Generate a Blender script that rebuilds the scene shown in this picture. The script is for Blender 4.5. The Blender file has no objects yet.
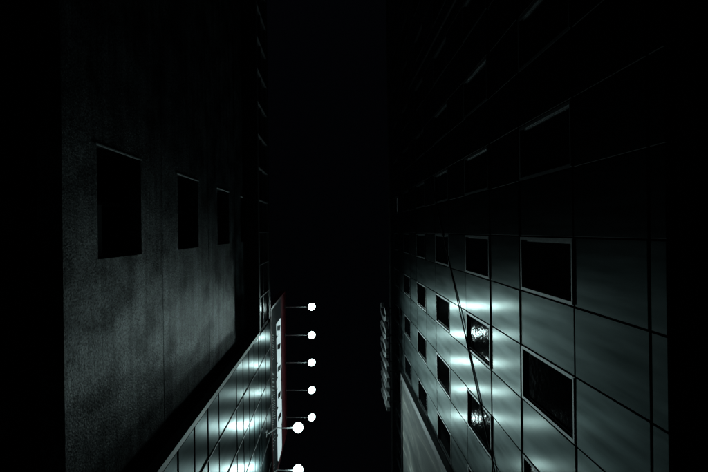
import bpy, bmesh, math, random
from mathutils import Matrix, Vector
R = math.radians
random.seed(7)
sc = bpy.context.scene
C = sc.collection

# ------------------------------------------------------------------ camera
CAM_Z = 1.6
FPX = 472.0                                   # focal length in photo pixels (708 wide)
roll = R(0.7)
cam = bpy.data.cameras.new('camera')
cam.sensor_width = 36.0
cam.lens = 36.0 * FPX / 708.0
cam.shift_x = (354.0 - 334.0) / 708.0         # the zenith sits a little off centre
cam.shift_y = -(236.0 - 230.8) / 708.0
cam.clip_start = 0.05
cam.clip_end = 2000
camo = bpy.data.objects.new('camera', cam)
C.objects.link(camo)
cr, sr = math.cos(roll), math.sin(roll)
camo.matrix_world = Matrix(((cr, sr, 0, 0), (sr, -cr, 0, 0), (0, 0, -1, CAM_Z), (0, 0, 0, 1)))
sc.camera = camo

# ------------------------------------------------------------------ night sky
w = bpy.data.worlds.new('World')
sc.world = w
w.use_nodes = True
nt = w.node_tree
bg = nt.nodes['Background']
sky = nt.nodes.new('ShaderNodeTexSky')
sky.sky_type = 'NISHITA'
sky.sun_disc = False
sky.sun_elevation = R(-4)
sky.sun_rotation = R(200)
nt.links.new(sky.outputs[0], bg.inputs[0])
bg.inputs[1].default_value = 0.06

sc.view_settings.view_transform = 'Standard'
sc.view_settings.look = 'None'
sc.view_settings.exposure = 0.0
sc.view_settings.gamma = 1.0
sc.cycles.use_denoising = True
sc.cycles.sample_clamp_indirect = 4.0
sc.cycles.max_bounces = 6
LAMP_COL = (0.72, 1.0, 0.985)
LAMP_W_TOP = 350.0                            # beam power of the lamps over the billboard
LAMP_W_LOW = 165.0                            # beam power of the lamps on the bay
LENS_GLOW = 12.0                              # brightness of the lamps' frosted lenses

# ------------------------------------------------------------------ materials
M = {}
def nn(t, typ, **kw):
    n = t.nodes.new(typ)
    for k, v in kw.items():
        setattr(n, k, v)
    return n
def base(name, col, rough=0.6, metal=0.0, spec=0.5):
    m = bpy.data.materials.new(name)
    m.use_nodes = True
    b = m.node_tree.nodes['Principled BSDF']
    b.inputs['Base Color'].default_value = (*col, 1)
    b.inputs['Roughness'].default_value = rough
    b.inputs['Metallic'].default_value = metal
    b.inputs['Specular IOR Level'].default_value = spec
    M[name] = m
    return m, m.node_tree, b
def noisy(name, c1, c2, scale=(3, 3, 3), rough=0.7, metal=0.0, bump=0.0, detail=6, spec=0.5, bscale=None):
    m, t, b = base(name, c1, rough, metal, spec)
    co = nn(t, 'ShaderNodeTexCoord')
    mp = nn(t, 'ShaderNodeMapping'); mp.inputs['Scale'].default_value = scale
    geo = nn(t, 'ShaderNodeNewGeometry')
    t.links.new(geo.outputs['Position'], mp.inputs['Vector'])
    n = nn(t, 'ShaderNodeTexNoise'); n.inputs['Scale'].default_value = 1; n.inputs['Detail'].default_value = detail
    n.inputs['Roughness'].default_value = 0.65
    t.links.new(mp.outputs[0], n.inputs['Vector'])
    r = nn(t, 'ShaderNodeValToRGB')
    r.color_ramp.elements[0].position = 0.35; r.color_ramp.elements[1].position = 0.68
    r.color_ramp.elements[0].color = (*c1, 1); r.color_ramp.elements[1].color = (*c2, 1)
    t.links.new(n.outputs['Fac'], r.inputs[0])
    t.links.new(r.outputs[0], b.inputs['Base Color'])
    if bump:
        n2 = nn(t, 'ShaderNodeTexNoise'); n2.inputs['Scale'].default_value = bscale or 40; n2.inputs['Detail'].default_value = 4
        t.links.new(geo.outputs['Position'], n2.inputs['Vector'])
        bp = nn(t, 'ShaderNodeBump'); bp.inputs['Strength'].default_value = bump; bp.inputs['Distance'].default_value = 0.02
        t.links.new(n2.outputs['Fac'], bp.inputs['Height'])
        t.links.new(bp.outputs[0], b.inputs['Normal'])
    return m

def brushed(name, col, rough, aniso, wob, grain, metal=1.0, sharp=0.17, mix=0.09, edge=(0.655, 0.688, 0.68)):
    """brushed sheet metal: streaks run up the wall, each sheet a touch different"""
    m, t, b = base(name, col, rough, metal)
    b.inputs['Anisotropic'].default_value = aniso
    b.inputs['Specular Tint'].default_value = (*edge, 1)
    tv = nn(t, 'ShaderNodeCombineXYZ'); tv.inputs[2].default_value = 1.0
    t.links.new(tv.outputs[0], b.inputs['Tangent'])
    geo = nn(t, 'ShaderNodeNewGeometry')
    oi = nn(t, 'ShaderNodeObjectInfo')
    # faint dirt and per-sheet tone
    mp = nn(t, 'ShaderNodeMapping'); mp.inputs['Scale'].default_value = (1.5, 6.0, 0.7)
    t.links.new(geo.outputs['Position'], mp.inputs['Vector'])
    n = nn(t, 'ShaderNodeTexNoise'); n.inputs['Scale'].default_value = 1.0; n.inputs['Detail'].default_value = 7
    t.links.new(mp.outputs[0], n.inputs['Vector'])
    mr = nn(t, 'ShaderNodeMapRange'); mr.inputs['From Min'].default_value = 0.3; mr.inputs['From Max'].default_value = 0.7; mr.inputs['To Min'].default_value = 0.55; mr.inputs['To Max'].default_value = 1.25
    t.links.new(n.outputs['Fac'], mr.inputs['Value'])
    ra = nn(t, 'ShaderNodeMapRange'); ra.inputs['To Min'].default_value = 0.85; ra.inputs['To Max'].default_value = 1.08
    t.links.new(oi.outputs['Random'], ra.inputs['Value'])
    mu = nn(t, 'ShaderNodeMath', operation='MULTIPLY')
    t.links.new(mr.outputs[0], mu.inputs[0]); t.links.new(ra.outputs[0], mu.inputs[1])
    mx = nn(t, 'ShaderNodeVectorMath', operation='SCALE'); mx.inputs[0].default_value = col
    t.links.new(mu.outputs[0], mx.inputs['Scale'])
    t.links.new(mx.outputs[0], b.inputs['Base Color'])
    # grime and tone of each sheet also dull its sheen
    mt = nn(t, 'ShaderNodeMapRange'); mt.inputs['From Min'].default_value = 0.5; mt.inputs['From Max'].default_value = 1.3
    mt.inputs['To Min'].default_value = 0.84; mt.inputs['To Max'].default_value = 1.10
    t.links.new(mu.outputs[0], mt.inputs['Value'])
    es = nn(t, 'ShaderNodeVectorMath', operation='SCALE'); es.inputs[0].default_value = edge
    t.links.new(mt.outputs[0], es.inputs['Scale'])
    t.links.new(es.outputs[0], b.inputs['Specular Tint'])
    # fine roughness grain
    mp2 = nn(t, 'ShaderNodeMapping'); mp2.inputs['Scale'].default_value = (8, 90, 2)
    t.links.new(geo.outputs['Position'], mp2.inputs['Vector'])
    n2 = nn(t, 'ShaderNodeTexNoise'); n2.inputs['Scale'].default_value = 1.0; n2.inputs['Detail'].default_value = 3
    t.links.new(mp2.outputs[0], n2.inputs['Vector'])
    mr2 = nn(t, 'ShaderNodeMapRange'); mr2.inputs['To Min'].default_value = rough - grain; mr2.inputs['To Max'].default_value = rough + grain
    t.links.new(n2.outputs['Fac'], mr2.inputs['Value'])
    t.links.new(mr2.outputs[0], b.inputs['Roughness'])
    # oil-canning: slow waviness of the sheet
    mp3 = nn(t, 'ShaderNodeMapping'); mp3.inputs['Scale'].default_value = (1, 1.3, 0.8)
    t.links.new(geo.outputs['Position'], mp3.inputs['Vector'])
    n3 = nn(t, 'ShaderNodeTexNoise'); n3.inputs['Scale'].default_value = 1.0; n3.inputs['Detail'].default_value = 1
    t.links.new(mp3.outputs[0], n3.inputs['Vector'])
    bp = nn(t, 'ShaderNodeBump'); bp.inputs['Strength'].default_value = 1.0; bp.inputs['Distance'].default_value = wob
    t.links.new(n3.outputs['Fac'], bp.inputs['Height'])
    t.links.new(bp.outputs[0], b.inputs['Normal'])
    # clear top lobe: the polished part of the brushed finish
    b2 = nn(t, 'ShaderNodeBsdfPrincipled')
    b2.inputs['Metallic'].default_value = metal
    b2.inputs['Roughness'].default_value = sharp
    b2.inputs['Anisotropic'].default_value = 0.45
    b2.inputs['Base Color'].default_value = (0.40, 0.44, 0.42, 1)
    t.links.new(tv.outputs[0], b2.inputs['Tangent'])
    t.links.new(bp.outputs[0], b2.inputs['Normal'])
    ms = nn(t, 'ShaderNodeMixShader'); ms.inputs[0].default_value = mix
    t.links.new(b.outputs[0], ms.inputs[1]); t.links.new(b2.outputs[0], ms.inputs[2])
    t.links.new(ms.outputs[0], t.nodes['Material Output'].inputs[0])
    return m

def glass(name, col, rough, wob, wscale, film=0.0):
    m, t, b = base(name, col, rough, 0.0, 0.06)
    b.inputs['IOR'].default_value = 1.4
    geo = nn(t, 'ShaderNodeNewGeometry')
    n = nn(t, 'ShaderNodeTexNoise'); n.inputs['Scale'].default_value = wscale; n.inputs['Detail'].default_value = 3
    t.links.new(geo.outputs['Position'], n.inputs['Vector'])
    bp = nn(t, 'ShaderNodeBump'); bp.inputs['Distance'].default_value = wob
    t.links.new(n.outputs['Fac'], bp.inputs['Height'])
    t.links.new(bp.outputs[0], b.inputs['Normal'])
    # black diffuse mixed in to dim the pane's reflections
    df = nn(t, 'ShaderNodeBsdfDiffuse'); df.inputs[0].default_value = (*col, 1)
    ms = nn(t, 'ShaderNodeMixShader'); ms.inputs[0].default_value = film
    t.links.new(b.outputs[0], ms.inputs[1]); t.links.new(df.outputs[0], ms.inputs[2])
    t.links.new(ms.outputs[0], t.nodes['Material Output'].inputs[0])
    return m

noisy('asphalt', (0.035, 0.036, 0.038), (0.06, 0.06, 0.06), (2, 2, 2), 0.8, 0, 0.6, bscale=60)
noisy('paving', (0.16, 0.16, 0.155), (0.24, 0.235, 0.23), (4, 4, 4), 0.8, 0, 0.3)
noisy('earth', (0.05, 0.05, 0.045), (0.08, 0.08, 0.07), (0.2, 0.2, 0.2), 0.9)
# rendered concrete of the plain wall: blotches, rain streaks, coarse grain
def concrete():
    m, t, b = base('concrete', (0.3, 0.3, 0.3), 0.335, 0, 0.4)
    geo = nn(t, 'ShaderNodeNewGeometry')
    def tex(scale, s=1, det=6, rg=0.6):
        mp = nn(t, 'ShaderNodeMapping'); mp.inputs['Scale'].default_value = scale
        t.links.new(geo.outputs['Position'], mp.inputs['Vector'])
        n = nn(t, 'ShaderNodeTexNoise'); n.inputs['Scale'].default_value = s; n.inputs['Detail'].default_value = det
        n.inputs['Roughness'].default_value = rg
        t.links.new(mp.outputs[0], n.inputs['Vector'])
        return n.outputs['Fac']
    def rng(x, a, b_, c, d):
        r = nn(t, 'ShaderNodeMapRange'); r.inputs['From Min'].default_value = a; r.inputs['From Max'].default_value = b_
        r.inputs['To Min'].default_value = c; r.inputs['To Max'].default_value = d
        t.links.new(x, r.inputs['Value']); return r.outputs[0]
    def mul(a, c):
        r = nn(t, 'ShaderNodeMath', operation='MULTIPLY'); t.links.new(a, r.inputs[0]); t.links.new(c, r.inputs[1]); return r.outputs[0]
    blot = rng(tex((1, 1.1, 0.9), 1.2, 5, 0.6), 0.38, 0.64, 0.3, 1.5)
    streak = rng(tex((1, 0.25, 5.0), 1.0, 6, 0.7), 0.34, 0.66, 0.45, 1.45)
    grain = rng(tex((1, 1, 1), 36, 4, 0.7), 0.38, 0.64, 0.2, 1.75)
    v = mul(mul(blot, streak), grain)
    mx = nn(t, 'ShaderNodeVectorMath', operation='SCALE'); mx.inputs[0].default_value = (0.075, 0.09, 0.096)
    t.links.new(v, mx.inputs['Scale'])
    t.links.new(mx.outputs[0], b.inputs['Base Color'])
    sp = nn(t, 'ShaderNodeMath', operation='MULTIPLY'); sp.inputs[1].default_value = 0.11   # sheen of the sealed render wears off with the stains
    t.links.new(v, sp.inputs[0]); t.links.new(sp.outputs[0], b.inputs['Specular IOR Level'])
    bp = nn(t, 'ShaderNodeBump'); bp.inputs['Strength'].default_value = 1.0; bp.inputs['Distance'].default_value = 0.03
    t.links.new(tex((1, 1, 1), 30, 4, 0.7), bp.inputs['Height'])
    t.links.new(bp.outputs[0], b.inputs['Normal'])
concrete()
noisy('dark_render', (0.03, 0.03, 0.032), (0.05, 0.05, 0.05), (2, 2, 2), 0.8)
noisy('joint', (0.012, 0.012, 0.013), (0.02, 0.02, 0.02), (5, 5, 5), 0.85)
noisy('soffit', (0.07, 0.072, 0.075), (0.1, 0.1, 0.1), (3, 3, 3), 0.7)
brushed('steel_sheet', (0.03, 0.038, 0.041), 0.335, 0.2, 0.003, 0.03)
brushed('matt_sheet', (0.03, 0.038, 0.041), 0.335, 0.2, 0.003, 0.03, mix=0.02)
brushed('alu_sheet', (0.045, 0.055, 0.058), 0.30, 0.4, 0.003, 0.03, mix=0.05, edge=(0.50, 0.535, 0.535))
noisy('alu_frame', (0.075, 0.088, 0.092), (0.12, 0.138, 0.142), (9, 9, 9), 0.4, 0.6)
noisy('trim_metal', (0.20, 0.21, 0.21), (0.27, 0.28, 0.28), (6, 6, 6), 0.5, 0.7)
noisy('fin_metal', (0.24, 0.25, 0.26), (0.33, 0.34, 0.35), (6, 6, 6), 0.5, 0.3)
glass('window_glass', (0.004, 0.005, 0.006), 0.08, 0.0042, 6.5, 0.78)
glass('band_glass', (0.03, 0.034, 0.035), 0.12, 0.006, 3.0)
glass('shop_glass', (0.006, 0.006, 0.007), 0.08, 0.002, 1.5)
noisy('red_paint', (0.2, 0.025, 0.037), (0.27, 0.04, 0.05), (2, 2, 2), 0.5)
noisy('poster_dark', (0.030, 0.036, 0.045), (0.05, 0.056, 0.066), (1, 0.8, 1), 0.8, spec=0.15)
noisy('print_white', (0.62, 0.68, 0.70), (0.85, 0.88, 0.88), (1, 1.5, 2), 0.5)
noisy('print_blue', (0.05, 0.13, 0.17), (0.12, 0.22, 0.26), (1, 1.5, 2), 0.5)
noisy('dark_steel', (0.04, 0.042, 0.045), (0.065, 0.066, 0.068), (6, 6, 6), 0.5, 0.6)
noisy('galvanised', (0.45, 0.46, 0.47), (0.6, 0.61, 0.62), (12, 12, 4), 0.5, 0.2)
noisy('black_rubber', (0.004, 0.004, 0.004), (0.008, 0.008, 0.008), (20, 20, 20), 0.7)
noisy('letter_face', (0.27, 0.28, 0.285), (0.38, 0.39, 0.395), (4, 4, 4), 0.55)
noisy('blind', (0.5, 0.52, 0.54), (0.62, 0.64, 0.66), (3, 30, 3), 0.8)
def canvas():
    m, t, b = base('canvas', (0.2, 0.2, 0.2), 0.7, 0, 0.15)
    geo = nn(t, 'ShaderNodeNewGeometry')
    mp = nn(t, 'ShaderNodeMapping'); mp.inputs['Scale'].default_value = (1, 1.6, 0.22); mp.inputs['Rotation'].default_value = (0.25, 0, 0)
    t.links.new(geo.outputs['Position'], mp.inputs['Vector'])
    n = nn(t, 'ShaderNodeTexNoise'); n.inputs['Scale'].default_value = 0.9; n.inputs['Detail'].default_value = 5; n.inputs['Distortion'].default_value = 1.2
    t.links.new(mp.outputs[0], n.inputs['Vector'])
    r = nn(t, 'ShaderNodeValToRGB')
    e = r.color_ramp.elements
    e[0].position = 0.36; e[0].color = (0.06, 0.068, 0.066, 1)
    e[1].position = 0.72; e[1].color = (0.6, 0.62, 0.58, 1)
    k = e.new(0.52); k.color = (0.12, 0.13, 0.125, 1)
    k = e.new(0.62); k.color = (0.21, 0.21, 0.19, 1)
    t.links.new(n.outputs['Fac'], r.inputs[0]); t.links.new(r.outputs[0], b.inputs['Base Color'])
canvas()
def emit(name, col, s):
    m = bpy.data.materials.new(name); m.use_nodes = True
    t = m.node_tree; b = t.nodes['Principled BSDF']
    b.inputs['Base Color'].default_value = (0.9, 0.9, 0.9, 1)
    b.inputs['Emission Color'].default_value = (*col, 1)
    b.inputs['Emission Strength'].default_value = s
    M[name] = m
emit('lit_lens', LAMP_COL, LENS_GLOW)
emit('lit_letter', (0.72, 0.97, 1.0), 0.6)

# ------------------------------------------------------------------ helpers
def Z(z): return z + CAM_Z                    # heights below are measured from the lens
def link(name, me, mat, parent=None):
    if mat and not me.materials:
        me.materials.append(M[mat])
    elif mat and me.materials[0] is None:
        me.materials[0] = M[mat]
    o = bpy.data.objects.new(name, me)
    C.objects.link(o)
    if parent: o.parent = parent
    return o
def thing(name, label, cat, loc=(0, 0, 0), group=None):
    o = bpy.data.objects.new(name, None)
    C.objects.link(o); o.location = loc
    o.empty_display_size = 0.2
    tag(o, label, cat, group)
    return o
def tag(o, label, cat, group=None):
    o['label'] = label; o['category'] = cat
    if group: o['group'] = group
    return o
def bx(bm, x0, x1, y0, y1, z0, z1):
    vs = [bm.verts.new((x, y, z)) for x in (x0, x1) for y in (y0, y1) for z in (z0, z1)]
    for f in ((0, 1, 3, 2), (4, 6, 7, 5), (0, 4, 5, 1), (2, 3, 7, 6), (0, 2, 6, 4), (1, 5, 7, 3)):
        bm.faces.new([vs[i] for i in f])
def mesh(name, bm, smooth=False):
    bmesh.ops.recalc_face_normals(bm, faces=bm.faces)
    me = bpy.data.meshes.new(name)
    bm.to_mesh(me); bm.free()
    if smooth:
        for p in me.polygons: p.use_smooth = True
    return me
def box(name, b, mat, parent=None):
    bm = bmesh.new(); bx(bm, *b)
    return link(name, mesh(name, bm), mat, parent)
def boxes(name, bs, mat, parent=None):
    bm = bmesh.new()
    for b in bs: bx(bm, *b)
    return link(name, mesh(name, bm), mat, parent)
def tube(bm, pts, radii, n=10):
    rings = []
    for i, p in enumerate(pts):
        p = Vector(p)
        a = Vector(pts[max(i - 1, 0)]); c = Vector(pts[min(i + 1, len(pts) - 1)])
        d = (c - a).normalized()
        up = Vector((0, 0, 1)) if abs(d.z) < 0.9 else Vector((0, 1, 0))
        s = d.cross(up).normalized(); q = s.cross(d)
        r = radii[i] if isinstance(radii, (list, tuple)) else radii
        rings.append([bm.verts.new(p + r * (math.cos(2 * math.pi * k / n) * s + math.sin(2 * math.pi * k / n) * q)) for k in range(n)])
    for a, c in zip(rings, rings[1:]):
        for k in range(n):
            bm.faces.new((a[k], a[(k + 1) % n], c[(k + 1) % n], c[k]))
    bm.faces.new(rings[0]); bm.faces.new(rings[-1][::-1])
def pipe(name, pts, r, mat, parent=None, n=10):
    bm = bmesh.new(); tube(bm, pts, r, n)
    return link(name, mesh(name, bm, True), mat, parent)
def lathe(name, prof, mat, parent=None, n=24):
    bm = bmesh.new(); rings = []
    for r, z in prof:
        rings.append([bm.verts.new((r * math.cos(2 * math.pi * k / n), r * math.sin(2 * math.pi * k / n), z)) for k in range(n)])
    for a, c in zip(rings, rings[1:]):
        for k in range(n):
            bm.faces.new((a[k], a[(k + 1) % n], c[(k + 1) % n], c[k]))
    bm.faces.new(rings[0]); bm.faces.new(rings[-1])
    return link(name, mesh(name, bm, True), mat, parent)
panel_cache = {}
def sheet_mesh(wy, hz, t=0.035, ch=0.004):
    """folded sheet facing -x, centred on its own origin, small chamfer round the edge"""
    key = (round(wy, 3), round(hz, 3), t)
    if key in panel_cache: return panel_cache[key]
    bm = bmesh.new()
    def ring(x, i):
        return [bm.verts.new((x, sy * (wy / 2 - i), sz * (hz / 2 - i))) for sy, sz in ((-1, -1), (1, -1), (1, 1), (-1, 1))]
    a, b_, c = ring(t, 0), ring(ch, 0), ring(0, ch)
    for p, q in ((a, b_), (b_, c)):
        for k in range(4): bm.faces.new((p[k], p[(k + 1) % 4], q[(k + 1) % 4], q[k]))
    bm.faces.new(c); bm.faces.new(a[::-1])
    me = mesh('sheet', bm)
    me.materials.append(None); me.materials.append(M['joint'])
    for p in me.polygons:
        if abs(p.normal.x) < 0.9: p.material_index = 1
    panel_cache[key] = me
    return me

# ------------------------------------------------------------------ dimensions (metres; x across the lane, y along it)
XR = 3.11          # metal-panelled facade, right of the lane
XL = -3.21         # plain rendered wall
XB = -2.76         # projecting metal-clad bay and glazed top storey
Y0, Y1 = -14.0, 16.0

# ------------------------------------------------------------------ ground
def struct(o): o['kind'] = 'structure'; return o
struct(box('ground', (-300, 300, -300, 300, -0.4, -0.160), 'earth'))
struct(box('street', (-2.0, 1.9, -60, 60, -0.155, -0.12), 'asphalt'))
for n_, x0, x1 in (('pavement', -4.2, -2.13), ('pavement', 2.03, 4.2)):
    p = struct(box(n_, (x0, x1, -60, 60, -0.155, 0.0), 'paving'))
for x0 in (-2.127, 1.903):
    k = struct(box('kerb', (x0, x0 + 0.125, -60, 60, -0.155, 0.004), 'paving'))

# ------------------------------------------------------------------ RIGHT: metal-panelled building
rb = thing('metal_panelled_building', 'tall building clad in grey brushed-metal sheets with square dark windows in every storey', 'building', (9.0, 1.0, 0))
def rl(name, me, mat, loc):
    o = link(name, me, mat, rb); o.location = Vector(loc) - rb.location; return o
ROWB = [(4.43, 4.665, 'strip')]
z = 4.665
ROWS = [(4.40, 4.66, False), (4.665, 6.13, False)]
for k in range(6):
    zb = 6.13 + 3.32 * k
    ROWS.append((zb, zb + 1.77, True))
    ROWS.append((zb + 1.77, zb + 3.32, False))
ZTOP_R = 6.13 + 3.32 * 6
PR = 0.905
GAP = 0.022
core = box('wall', (XR + 0.10, XR + 12, Y0, Y1, Z(4.41), Z(ZTOP_R) + 0.2), 'joint')
core.parent = rb; core.location = -Vector(rb.location)
cop = box('parapet_coping', (XR - 0.05, XR + 0.4, Y0 - 0.05, Y1 + 0.05, Z(ZTOP_R) + 0.21, Z(ZTOP_R) + 0.36), 'trim_metal')
cop.parent = rb; cop.location = -Vector(rb.location)
# window prototype meshes (frame faces -x, origin at the centre of the opening)
def win_meshes(wy, hz):
    bm = bmesh.new()
    def frame(o0, o1, i, x0, x1):        # rectangular ring of boxes, butted
        y, zz = wy / 2 - o0, hz / 2 - o0
        bx(bm, x0, x1, -y, y, zz - i, zz)
        bx(bm, x0, x1, -y, y, -zz, -zz + i)
        bx(bm, x0, x1, -y, -y + i, -zz + i, zz - i)
        bx(bm, x0, x1, y - i, y, -zz + i, zz - i)
    frame(0.0, 0, 0.045, -0.004, 0.06)
    frame(0.048, 0, 0.024, 0.034, 0.07)
    fr = mesh('window_frame', bm)
    bm = bmesh.new(); bx(bm, 0.05, 0.06, -wy / 2 + 0.09, wy / 2 - 0.09, -hz / 2 + 0.09, hz / 2 - 0.09)
    pane = mesh('pane', bm)
    bm = bmesh.new(); bx(bm, -0.016, -0.006, -wy / 2 + 0.01, wy / 2 - 0.01, -hz / 2 + 0.004, -hz / 2 + 0.03)
    sill = mesh('sill', bm)
    bm = bmesh.new(); bx(bm, 0.02, 0.024, -wy / 2 + 0.1, -wy / 2 + 0.38, -hz / 2 + 0.1, hz / 2 - 0.1)
    return fr, pane, sill
WM = win_meshes(PR - 0.03, 1.77 - 0.03)
yk0 = 0.125
kmin = math.ceil((Y0 - yk0) / PR); kmax = math.floor((Y1 - yk0) / PR) - 1
far_sheets = []
for ri, (z0, z1, haswin) in enumerate(ROWS):
    zc = Z((z0 + z1) / 2)
    for k in range(kmin, kmax + 1):
        ya = yk0 + PR * k; yc = ya + PR / 2
        if haswin and k % 2 == 0:
            f = rl('window', WM[0], 'alu_frame', (XR, yc, zc))
            p = link('pane', WM[1], 'window_glass', f)
            p.rotation_euler = (0, random.uniform(-0.008, 0.008), random.uniform(-0.008, 0.008))
            s = link('sill', WM[2], 'alu_frame', f)
            continue
        if ri >= 11 or yc > 11.5 or yc < -9.5:
            far_sheets.append((yc, zc, z1 - z0)); continue
        o = rl('sheet_panel', sheet_mesh(PR - GAP, z1 - z0 - 0.042), 'matt_sheet' if haswin and ri == 4 else 'steel_sheet', (XR + random.uniform(-0.0015, 0.0015), yc, zc))
        lean = {3: 0.018, 5: -0.012}.get(ri, 0.0)          # spandrel sheets leaned to shift the lamp highlights onto them
        o.rotation_euler = (0, lean + random.gauss(0, 0.0035), random.gauss(0, 0.0025))
bm = bmesh.new()
for yc, zc, h in far_sheets:
    bx(bm, XR + random.uniform(-0.002, 0.002), XR + 0.035, yc - PR / 2 + GAP / 2, yc + PR / 2 - GAP / 2, zc - h / 2 + GAP / 2, zc + h / 2 - GAP / 2)
o = link('far_sheet_panels', mesh('far_sheet_panels', bm), 'steel_sheet', rb); o.location = -Vector(rb.location); o['kind'] = 'stuff'
# pale blind behind one of the top windows
bl = box('blind', (XR + 0.03, XR + 0.048, 0, 0.68, 0, 0.5), 'blind', rb)
bl.location = Vector((0.0, yk0 - 2 * PR + 0.12, Z(6.13 + 3.32 * 5 + 0.25))) - rb.location
# ground floor: recessed shopfront under the panelled storeys
for k in range(10):
    ya = Y0 + 3.0 * k
    b_ = box('pier', (XR + 0.3, XR + 0.6, ya, ya + 0.45, 0, Z(4.0)), 'dark_render', rb); b_.location = -Vector(rb.location)
    g = box('shop_window', (XR + 0.5, XR + 0.54, ya + 0.46, ya + 2.99, 0.5, Z(4.0)), 'shop_glass', rb); g.location = -Vector(rb.location)
    s = box('stall_riser', (XR + 0.42, XR + 0.56, ya + 0.46, ya + 2.99, 0, 0.49), 'dark_render', rb); s.location = -Vector(rb.location)
b_ = box('fascia', (XR + 0.3, XR + 0.62, Y0, Y1, Z(4.01), Z(4.385)), 'dark_render', rb); b_.location = -Vector(rb.location)
b_ = box('ground_floor_core', (XR + 0.63, XR + 12, Y0, Y1, 0, Z(4.39)), 'dark_render', rb); b_.location = -Vector(rb.location)

# ------------------------------------------------------------------ LEFT: rendered wall, metal bay, glazed top storey
lb = thing('rendered_building', 'building with plain grey rendered wall, metal-clad bay and projecting glazed top storey', 'building', (-9.0, 1.0, 0))
LO = -Vector(lb.location)
def lp(o): o.parent = lb; o.location = LO; return o
PB = 1.214
YC = 3.67                                  # corner of the bay
ZS, ZT = 17.25, 19.95                      # soffit and top of the projecting storey
WY0, WY1 = -1.235, 0.35
lp(box('inner_wall', (-15, XL - 0.32, Y0, YC + 0.3, Z(5.56), Z(ZS) - 0.01), 'joint'))
joints = [5.57, 8.82, 12.05, 15.3, ZS]
wins = [(6.41, 7.87), (9.72, 11.18), (13.02, 14.46), (16.28, 17.2)]
for (za, zb), (wa, wb) in zip(zip(joints, joints[1:]), wins):
    g = 0.012
    top = min(zb - g, ZS - 0.012)
    bs = [(XL - 0.3, XL, Y0, WY0, Z(za + g), Z(top)), (XL - 0.3, XL, WY1, YC - 0.003, Z(za + g), Z(top)),
          (XL - 0.3, XL, WY0, WY1, Z(za + g), Z(wa))]
    if top - wb > 0.02: bs.append((XL - 0.3, XL, WY0, WY1, Z(wb), Z(top)))
    # one ring-shaped slab, its pieces butted; coincident inner faces removed by welding
    bm = bmesh.new()
    ys = [Y0, WY0, WY1, YC - 0.003]; zs = [Z(za + g), Z(wa), Z(wb) if top - wb > 0.02 else Z(top), Z(top)]
    if zs[2] == zs[3]: zs = zs[:3]
    V = {}
    def v(i, j, d):
        if (i, j, d) not in V: V[i, j, d] = bm.verts.new((XL - (0.3 if d else 0), ys[i], zs[j]))
        return V[i, j, d]
    cells = [(i, j) for i in range(3) for j in range(len(zs) - 1) if (i, j) != (1, 1)]
    for i, j in cells:
        bm.faces.new((v(i, j, 0), v(i + 1, j, 0), v(i + 1, j + 1, 0), v(i, j + 1, 0)))
        for (di, dj, e) in ((-1, 0, ((i, j), (i, j + 1))), (1, 0, ((i + 1, j), (i + 1, j + 1))), (0, -1, ((i, j), (i + 1, j))), (0, 1, ((i, j + 1), (i + 1, j + 1)))):
            if (i + di, j + dj) not in cells:
                (a, b_), (c, d) = e
                bm.faces.new((v(a, b_, 0), v(c, d, 0), v(c, d, 1), v(a, b_, 1)))
    lp(link('wall_slab', mesh('wall_slab', bm), 'concrete'))
    # window: deep in its reveal, two sashes
    h = wb - wa; yc = (WY0 + WY1) / 2; wy = WY1 - WY0 - 0.01
    bm = bmesh.new()
    bx(bm, XL - 0.26, XL - 0.20, WY0 + 0.004, WY0 + 0.06, Z(wa) + 0.004, Z(wb) - 0.004)
    bx(bm, XL - 0.26, XL - 0.20, WY1 - 0.06, WY1 - 0.004, Z(wa) + 0.004, Z(wb) - 0.004)
    bx(bm, XL - 0.26, XL - 0.20, yc - 0.03, yc + 0.03, Z(wa) + 0.004, Z(wb) - 0.004)
    for zz in (Z(wa) + 0.004, Z(wb) - 0.06):
        bx(bm, XL - 0.258, XL - 0.202, WY0 + 0.06, yc - 0.03, zz, zz + 0.056)
        bx(bm, XL - 0.258, XL - 0.202, yc + 0.03, WY1 - 0.06, zz, zz + 0.056)
    wn = lp(link('window', mesh('window', bm), 'dark_steel'))
    for a, b_ in ((WY0 + 0.06, yc - 0.03), (yc + 0.03, WY1 - 0.06)):
        box('pane', (XL - 0.24, XL - 0.23, a, b_, Z(wa) + 0.06, Z(wb) - 0.06), 'window_glass', wn)
    box('roller_blind', (XL - 0.198, XL - 0.19, yc + 0.02, WY1 - 0.02, Z(wa) + 0.03, Z(wa) + 0.5), 'blind', wn)
    # thin white strip standing in for lamplight on the reveal's far edge
    box('lit_edge_strip', (XL - 0.03, XL + 0.012, WY0 + 0.002, WY0 + 0.02, Z(wa) - 0.03, Z(wb) + 0.03 if wb < 17 else Z(wb) - 0.01), 'print_white', wn)
# ground floors
lp(box('ground_floor_wall', (-15, XL - 0.6, Y0, Y1, 0, Z(5.55)), 'dark_render'))
for k in range(8):
    ya = Y0 + 0.4 + 2.2 * k
    lp(box('pier', (XL - 0.59, XL - 0.35, ya, ya + 0.4, 0, Z(5.54)), 'dark_render'))
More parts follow.
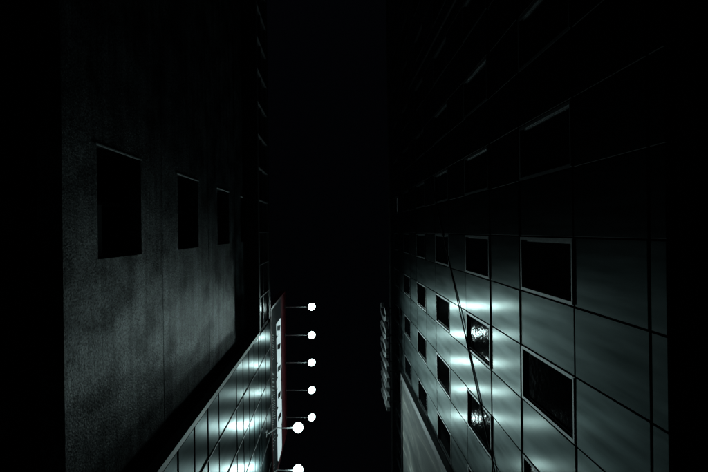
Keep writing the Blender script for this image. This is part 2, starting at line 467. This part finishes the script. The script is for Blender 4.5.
# the bay
lp(box('bay_core', (-15, XB - 0.045, YC, Y1, Z(5.56), Z(ZT)), 'joint'))
lp(box('bay_base', (XL - 0.59, XB - 0.05, YC + 0.02, Y1, Z(2.6), Z(5.55)), 'dark_render'))
lp(box('corner_trim', (XB - 0.20, XB + 0.012, YC - 0.012, YC + 0.10, Z(2.6), Z(ZS) - 0.02), 'trim_metal'))
lp(box('bay_side', (XL + 0.004, XB - 0.21, YC - 0.006, YC - 0.001, Z(2.6), Z(ZS) - 0.03), 'dark_render'))
bj = [5.55, 6.26, 7.23, 8.2, 9.17, 10.14, 11.1, 13.1, 14.05, 15.0, 15.95, 16.9, 17.45, 18.65, ZT]
nb = int((Y1 - YC) / PB)
for za, zb in zip(bj, bj[1:]):
    for k in range(nb):
        ya = YC + PB * k + (0.13 if k == 0 else 0.03); yb = YC + PB * (k + 1) - 0.03
        o = link('bay_panel', sheet_mesh(yb - ya, zb - za - 0.10), 'alu_sheet', lb)
        o.location = Vector((XB + random.uniform(-0.002, 0.002), (ya + yb) / 2, Z((za + zb) / 2))) + LO
        o.rotation_euler = (0, random.gauss(0, 0.003), math.pi + random.gauss(0, 0.003))
for k in range(1, nb):
    ya = YC + PB * k
    lp(box('cover_strip', (XB - 0.04, XB + 0.016, ya - 0.012, ya + 0.012, Z(5.56), Z(ZT) - 0.01), 'dark_steel'))
# glazed storey over the rendered wall
lp(box('soffit', (XL - 0.3, XB - 0.01, Y0, YC - 0.02, Z(ZS), Z(ZS) + 0.08), 'soffit'))
lp(box('storey_core', (-15, XB - 0.14, Y0, YC - 0.01, Z(ZS) + 0.09, Z(ZT)), 'joint'))
lp(box('bottom_rail', (XB - 0.12, XB - 0.002, Y0, YC - 0.015, Z(ZS) + 0.09, Z(ZS) + 0.24), 'trim_metal'))
lp(box('top_rail', (XB - 0.12, XB - 0.002, Y0, YC - 0.015, Z(ZT) - 0.16, Z(ZT)), 'trim_metal'))
lp(box('roof_edge', (XB - 0.5, XB + 0.02, Y0, Y1, Z(ZT) + 0.003, Z(ZT) + 0.12), 'dark_steel'))
k = 0
while True:
    yb = YC - PB * k; ya = yb - PB
    if ya < Y0: break
    lp(box('glass_pane', (XB - 0.09, XB - 0.07, ya + 0.04, yb - 0.04, Z(ZS) + 0.245, Z(ZT) - 0.165), 'band_glass'))
    lp(box('mullion', (XB - 0.12, XB + 0.008, ya - 0.02, ya + 0.02, Z(ZS) + 0.10, Z(ZT) - 0.01), 'fin_metal'))
    lp(box('transom', (XB - 0.11, XB - 0.02, ya + 0.04, yb - 0.04, Z(ZS) + 1.15, Z(ZS) + 1.20), 'alu_frame'))
    k += 1

# ------------------------------------------------------------------ billboard on the roof edge
BY0, BY1, BZ0, BZ1, XS = 3.30, 11.05, 20.15, 26.0, -2.75
bb = thing('rooftop_billboard', 'long red-framed billboard with white letter band standing on the roof edge above the metal bay', 'billboard', (XS - 0.2, 7.2, Z(BZ0)))
BO = -Vector(bb.location)
def bp_(o): o.parent = bb; o.location = BO; return o
bp_(box('backing', (XS - 0.26, XS - 0.04, BY0, BY1, Z(BZ0), Z(BZ1)), 'dark_steel'))
bp_(box('poster', (XS - 0.038, XS - 0.012, BY0 + 0.08, BY1 - 0.08, Z(BZ0) + 0.08, Z(24.0)), 'poster_dark'))
bp_(box('red_panel', (XS - 0.038, XS - 0.008, BY0 + 0.08, BY1 - 0.08, Z(24.01), Z(BZ1) - 0.08), 'red_paint'))
for nm, b_ in (('frame_rail', (XS - 0.27, XS + 0.03, BY0 - 0.02, BY1 + 0.02, Z(BZ1) - 0.075, Z(BZ1) + 0.03)),
               ('frame_rail', (XS - 0.27, XS + 0.03, BY0 - 0.02, BY1 + 0.02, Z(BZ0) - 0.03, Z(BZ0) + 0.075)),
               ('frame_rail', (XS - 0.27, XS + 0.03, BY0 - 0.02, BY0 + 0.075, Z(BZ0) + 0.078, Z(BZ1) - 0.078)),
               ('frame_rail', (XS - 0.27, XS + 0.03, BY1 - 0.075, BY1 + 0.02, Z(BZ0) + 0.078, Z(BZ1) - 0.078))):
    bp_(box(nm, b_, 'red_paint'))
for yy in (4.2, 6.2, 8.2, 10.2):
    bp_(boxes('support_post', [(XS - 0.45, XS - 0.28, yy, yy + 0.12, Z(ZT) + 0.12, Z(BZ1) - 0.4)], 'dark_steel'))
# big white letter band: broken strokes, print not legible from below
def prism(name, pts, x0, x1, mat, parent):
    bm = bmesh.new()
    a = [bm.verts.new((x0, y, z)) for y, z in pts]; b_ = [bm.verts.new((x1, y, z)) for y, z in pts]
    n = len(pts)
    for i in range(n): bm.faces.new((a[i], a[(i + 1) % n], b_[(i + 1) % n], b_[i]))
    bm.faces.new(a); bm.faces.new(b_[::-1])
    o = link(name, mesh(name, bm), mat, parent)
    return o
yy = 4.35
rnd = random.Random(3)
while yy < 10.1:
    wd = rnd.choice([0.42, 0.6, 0.85, 1.2])
    tilt = rnd.uniform(-0.1, 0.25)
    zt = Z(23.85) - rnd.uniform(0, 0.25); zb_ = Z(21.95) + (rnd.uniform(0, 0.2))
    bp_(prism('letter', [(yy, zb_), (yy + wd * 0.9, zb_ + 0.05), (yy + wd, zb_ + 0.25), (yy + wd + 0.04, zt - 0.2), (yy + wd * 0.9, zt), (yy + tilt * 0.2, zt - 0.05)], XS - 0.012, XS + 0.012, 'lit_letter', None))
    if rnd.random() < 0.75:
        a = yy + wd * 0.35
        bp_(prism('letter_inlay', [(a - 0.1, zb_ + 0.15), (a + 0.12, zb_ + 0.1), (a + 0.34, zt - 0.5), (a + 0.14, zt - 0.2)], XS + 0.0125, XS + 0.016, rnd.choice(['print_blue', 'poster_dark']), None))
    yy += wd + rnd.uniform(0.05, 0.09)
# small lines of print along the foot of the poster
bm = bmesh.new()
def glyphs(y0, y1, z0, zh, st):
    y = y0
    while y < y1:
        wd = rnd.uniform(0.4, 1.0) * st
        sl = zh * 0.35
        a = [(y, z0), (y + wd * 0.45, z0), (y + wd * 0.45 + sl, z0 + zh), (y + sl, z0 + zh)]
        vs = [bm.verts.new((XS - 0.0105, p, q)) for p, q in a]
        bm.faces.new(vs)
        y += wd + st * (0.25 if rnd.random() < 0.8 else 1.0)
for zz in (20.5, 20.85): glyphs(4.55, 5.6, Z(zz), 0.22, 0.11)
glyphs(6.15, 6.9, Z(20.5), 0.75, 0.17)
for zz in (20.45, 20.8, 21.15): glyphs(7.1, 8.4, Z(zz), 0.22, 0.10)
for zz in (20.5, 21.0): glyphs(9.0, 9.5, Z(zz), 0.32, 0.15)
glyphs(10.2, 10.5, Z(20.6), 0.35, 0.13)
pr = bp_(link('small_print', mesh('small_print', bm), 'print_white'))

# ------------------------------------------------------------------ lamps
def lamp(label, x, y, zz, r, watt, group, xw, low):
    t = thing('pendant_floodlight', label, 'floodlight', (xw, y, zz), group)
    L = x - xw                                  # reach from the wall
    lens = lathe('lit_lens', [(0.02, -0.17), (r * 0.4, -0.155), (r * 0.72, -0.11), (r * 0.92, -0.05), (r * 0.98, 0.0), (r * 0.9, 0.02)], 'lit_lens', t)
    lens.location = (L, 0, 0)
    c = lathe('bell_housing', [(r + 0.012, -0.012), (r + 0.02, 0.0), (r + 0.005, 0.05), (r * 0.8, 0.14), (r * 0.45, 0.2), (0.07, 0.22), (0.07, 0.3), (0.03, 0.32)], 'dark_steel', t)
    c.location = (L, 0, 0)
    ld = bpy.data.lights.new('beam', 'SPOT')
    ld.energy = watt; ld.color = LAMP_COL; ld.shadow_soft_size = r * 0.75
    ld.spot_size = R(BEAM_LOW if low else BEAM); ld.spot_blend = 1.0
    lo = bpy.data.objects.new('beam', ld); C.objects.link(lo); lo.parent = t; lo.location = (L, 0, -0.15)
    aim = AIM_LOW if low else AIM_TOP
    for ob in (lens, c, lo):
        d = Vector((-0.12, -0.42, -0.9)) if low and ob is not lo else aim
        ob.rotation_mode = 'QUATERNION'; ob.rotation_quaternion = Vector((0, 0, -1)).rotation_difference(d.normalized())
    lo.location = Vector((L, 0, 0)) + aim * 0.2
    h = -0.05
    if low:
        pipe('arm', [(0.02, 0, -0.55), (0.10, 0, -0.50), (0.35, 0, 0.0), (0.6, 0, h), (L - r - 0.01, 0, h + 0.02)], 0.026, 'galvanised', t)
        box('wall_plate', (-0.01, 0.03, -0.10, 0.10, -0.70, -0.40), 'trim_metal', t)
    else:
        pipe('arm', [(-0.02, 0, h + 0.03), (L - r - 0.01, 0, h + 0.01)], 0.024, 'galvanised', t)
        box('wall_plate', (-0.01, 0.025, -0.09, 0.09, h - 0.06, h + 0.12), 'trim_metal', t)
    return t
AIM_TOP = Vector((0.36, 0.17, -0.92)).normalized()   # the billboard lamps lean out over the lane
BEAM = 102.0
BEAM_LOW = 110.0
AIM_LOW = Vector((-0.08, -0.80, -0.60)).normalized()   # the low lamps are turned back along the building
RT = 0.21
ords = ['first', 'second', 'third', 'fourth', 'fifth']
zt = 25.55
for i in range(5):
    py = (306.0, 334.4, 361.7, 389.4, 416.6)[i]
    y = (py - 230.8) * zt / FPX + 0.02
    x = -(334 - 311.9 + (py - 230.8) * 0.0122 + 0.3) * zt / FPX
    lamp('%s of five lit floodlights over the red billboard, counting from the rendered wall' % ords[i],
         x, y, Z(zt), RT, LAMP_W_TOP, 'lamps over the red billboard', XS + 0.03, False)
zl = 19.05
for i in range(2):
    py = (427.2, 469.6)[i]
    y = (py - 230.8) * zl / FPX
    x = -(334 - 298.2 + (py - 230.8) * 0.0122) * zl / FPX
    lamp(('low floodlight on bent arm fixed to metal bay, nearer the rendered wall',
          'low floodlight on bent arm fixed to metal bay, farther from the rendered wall')[i],
         x, y, Z(zl), 0.205, LAMP_W_LOW, 'lamps on the metal bay', XB + 0.0, True)

# ------------------------------------------------------------------ hanging banner on the panelled facade
XN = XR - 0.18
NY0, NY1, NZ0, NZ1 = 6.47, 14.0, 8.5, 21.3
hb = thing('facade_banner', 'tall printed canvas banner in dark frame fixed to the metal-panelled facade', 'banner', (XN, 10.2, Z(NZ0)))
HO = -Vector(hb.location)
def hp(o): o.parent = hb; o.location = HO; return o
hp(box('canvas', (XN + 0.05, XN + 0.07, NY0 + 0.26, NY1 - 0.2, Z(NZ0) + 0.1, Z(NZ1) - 0.12), 'canvas'))
for b_ in ((XN, XR - 0.02, NY0, NY0 + 0.25, Z(NZ0), Z(NZ1)), (XN, XR - 0.02, NY1 - 0.19, NY1, Z(NZ0), Z(NZ1)),
           (XN + 0.002, XR - 0.02, NY0 + 0.253, NY1 - 0.193, Z(NZ1) - 0.11, Z(NZ1) - 0.002), (XN + 0.002, XR - 0.02, NY0 + 0.253, NY1 - 0.193, Z(NZ0) + 0.002, Z(NZ0) + 0.09)):
    hp(box('frame_bar', b_, 'dark_steel'))

# ------------------------------------------------------------------ standing letters high on the panelled facade
XT = 2.40
ls = thing('letter_sign', 'row of tall grey block letters on brackets along the top of the panelled facade', 'sign', (XT, 6.0, Z(22.2)))
SO = -Vector(ls.location)
def stroke(bm, p, q, wd):
    p, q = Vector(p), Vector(q); d = (q - p).normalized(); n = Vector((-d.y, d.x)) * wd / 2
    a = [p - n, p + n, q + n, q - n]
    A = [bm.verts.new((XT, v_.x, Z(v_.y))) for v_ in a]; B = [bm.verts.new((XT + 0.14, v_.x, Z(v_.y))) for v_ in a]
    for i in range(4): bm.faces.new((A[i], A[(i + 1) % 4], B[(i + 1) % 4], B[i]))
    bm.faces.new(A); bm.faces.new(B[::-1])
def letter(strokes, wd=0.22):
    bm = bmesh.new()
    strokes = [((p[0] * 0.889, p[1]), (q[0] * 0.889, q[1])) for p, q in strokes]
    for p, q in strokes: stroke(bm, p, q, wd)
    o = link('letter', mesh('letter', bm), 'letter_face', ls); o.location = SO
    return o
za, zb = 22.25, 25.05
def arc(y0, y1, a0, a1, n=12):
    cy, cz, ry, rz = (y0 + y1) / 2, (za + zb) / 2, (y1 - y0) / 2 - 0.12, (zb - za) / 2 - 0.12
    P = [(cy + ry * math.cos(a0 + (a1 - a0) * i / n), cz + rz * math.sin(a0 + (a1 - a0) * i / n)) for i in range(n + 1)]
    return list(zip(P, P[1:]))
letter(arc(4.15, 5.05, -2.6, 2.6))
letter(arc(5.2, 5.98, 0, 2 * math.pi, 16))
letter(arc(6.1, 7.0, 0, 2 * math.pi, 16))
letter([((7.35, za), (7.35, zb))])
letter([((7.95, za), (7.95, zb)), ((8.45, za), (8.45, zb)), ((8.45, za), (7.95, zb))], 0.2)
letter([((8.95, za), (8.95, zb)), ((9.5, za), (9.5, zb)), ((9.5, za), (8.95, zb))], 0.2)
for zz in (22.6, 24.3):
    o = box('rail', (XT + 0.145, XT + 0.19, 3.65, 8.6, Z(zz), Z(zz) + 0.05), 'dark_steel', ls); o.location = SO
    for yy in (4.0, 5.4, 6.75, 8.2):
        o = box('bracket', (XT + 0.192, XR + 0.0, yy, yy + 0.05, Z(zz), Z(zz) + 0.05), 'dark_steel', ls); o.location = SO

# ------------------------------------------------------------------ downpipe and the cable from its head
MX, MZ = XR - 0.07, 18.6
MY = -1.845 * MX
mast = thing('downpipe', 'tall slim metal downpipe running up the panelled facade from the pavement', 'downpipe', (MX, MY, 0))
lathe('pipe', [(0.034, 0.9), (0.034, Z(MZ) - 0.1)], 'dark_steel', mast, 16)
lathe('shoe', [(0.08, 0.002), (0.08, 0.02), (0.062, 0.03), (0.062, 0.95), (0.054, 1.0)], 'dark_steel', mast, 16)
lathe('hopper', [(0.055, Z(MZ) - 0.1), (0.065, Z(MZ) - 0.08), (0.066, Z(MZ) + 0.05), (0.03, Z(MZ) + 0.06)], 'dark_steel', mast, 16)
for k in range(9):
    o = lathe('clamp', [(0.036, -0.03), (0.044, -0.028), (0.044, 0.028), (0.036, 0.03)], 'dark_steel', mast, 12); o.location = (0, 0, 2.0 + 2.1 * k)
A = Vector((XR - 0.0185, MY + 0.07, Z(18.75))); B = Vector((XR - 0.0185, 5.35, Z(8.72)))
pts = []
for i in range(21):
    t = i / 20; p = A.lerp(B, t); p.z -= 0.12 * math.sin(math.pi * t); pts.append(p)
cb = thing('facade_cable', 'thin black cable slanting across the panelled facade from the downpipe head', 'cable', tuple(A))
o = pipe('wire', [p - A for p in pts], 0.016, 'black_rubber', cb, 8)
o = box('anchor_eye', (-0.03, 0.024, -0.06, 0.06, -0.06, 0.06), 'galvanised', cb); o.location = B - A
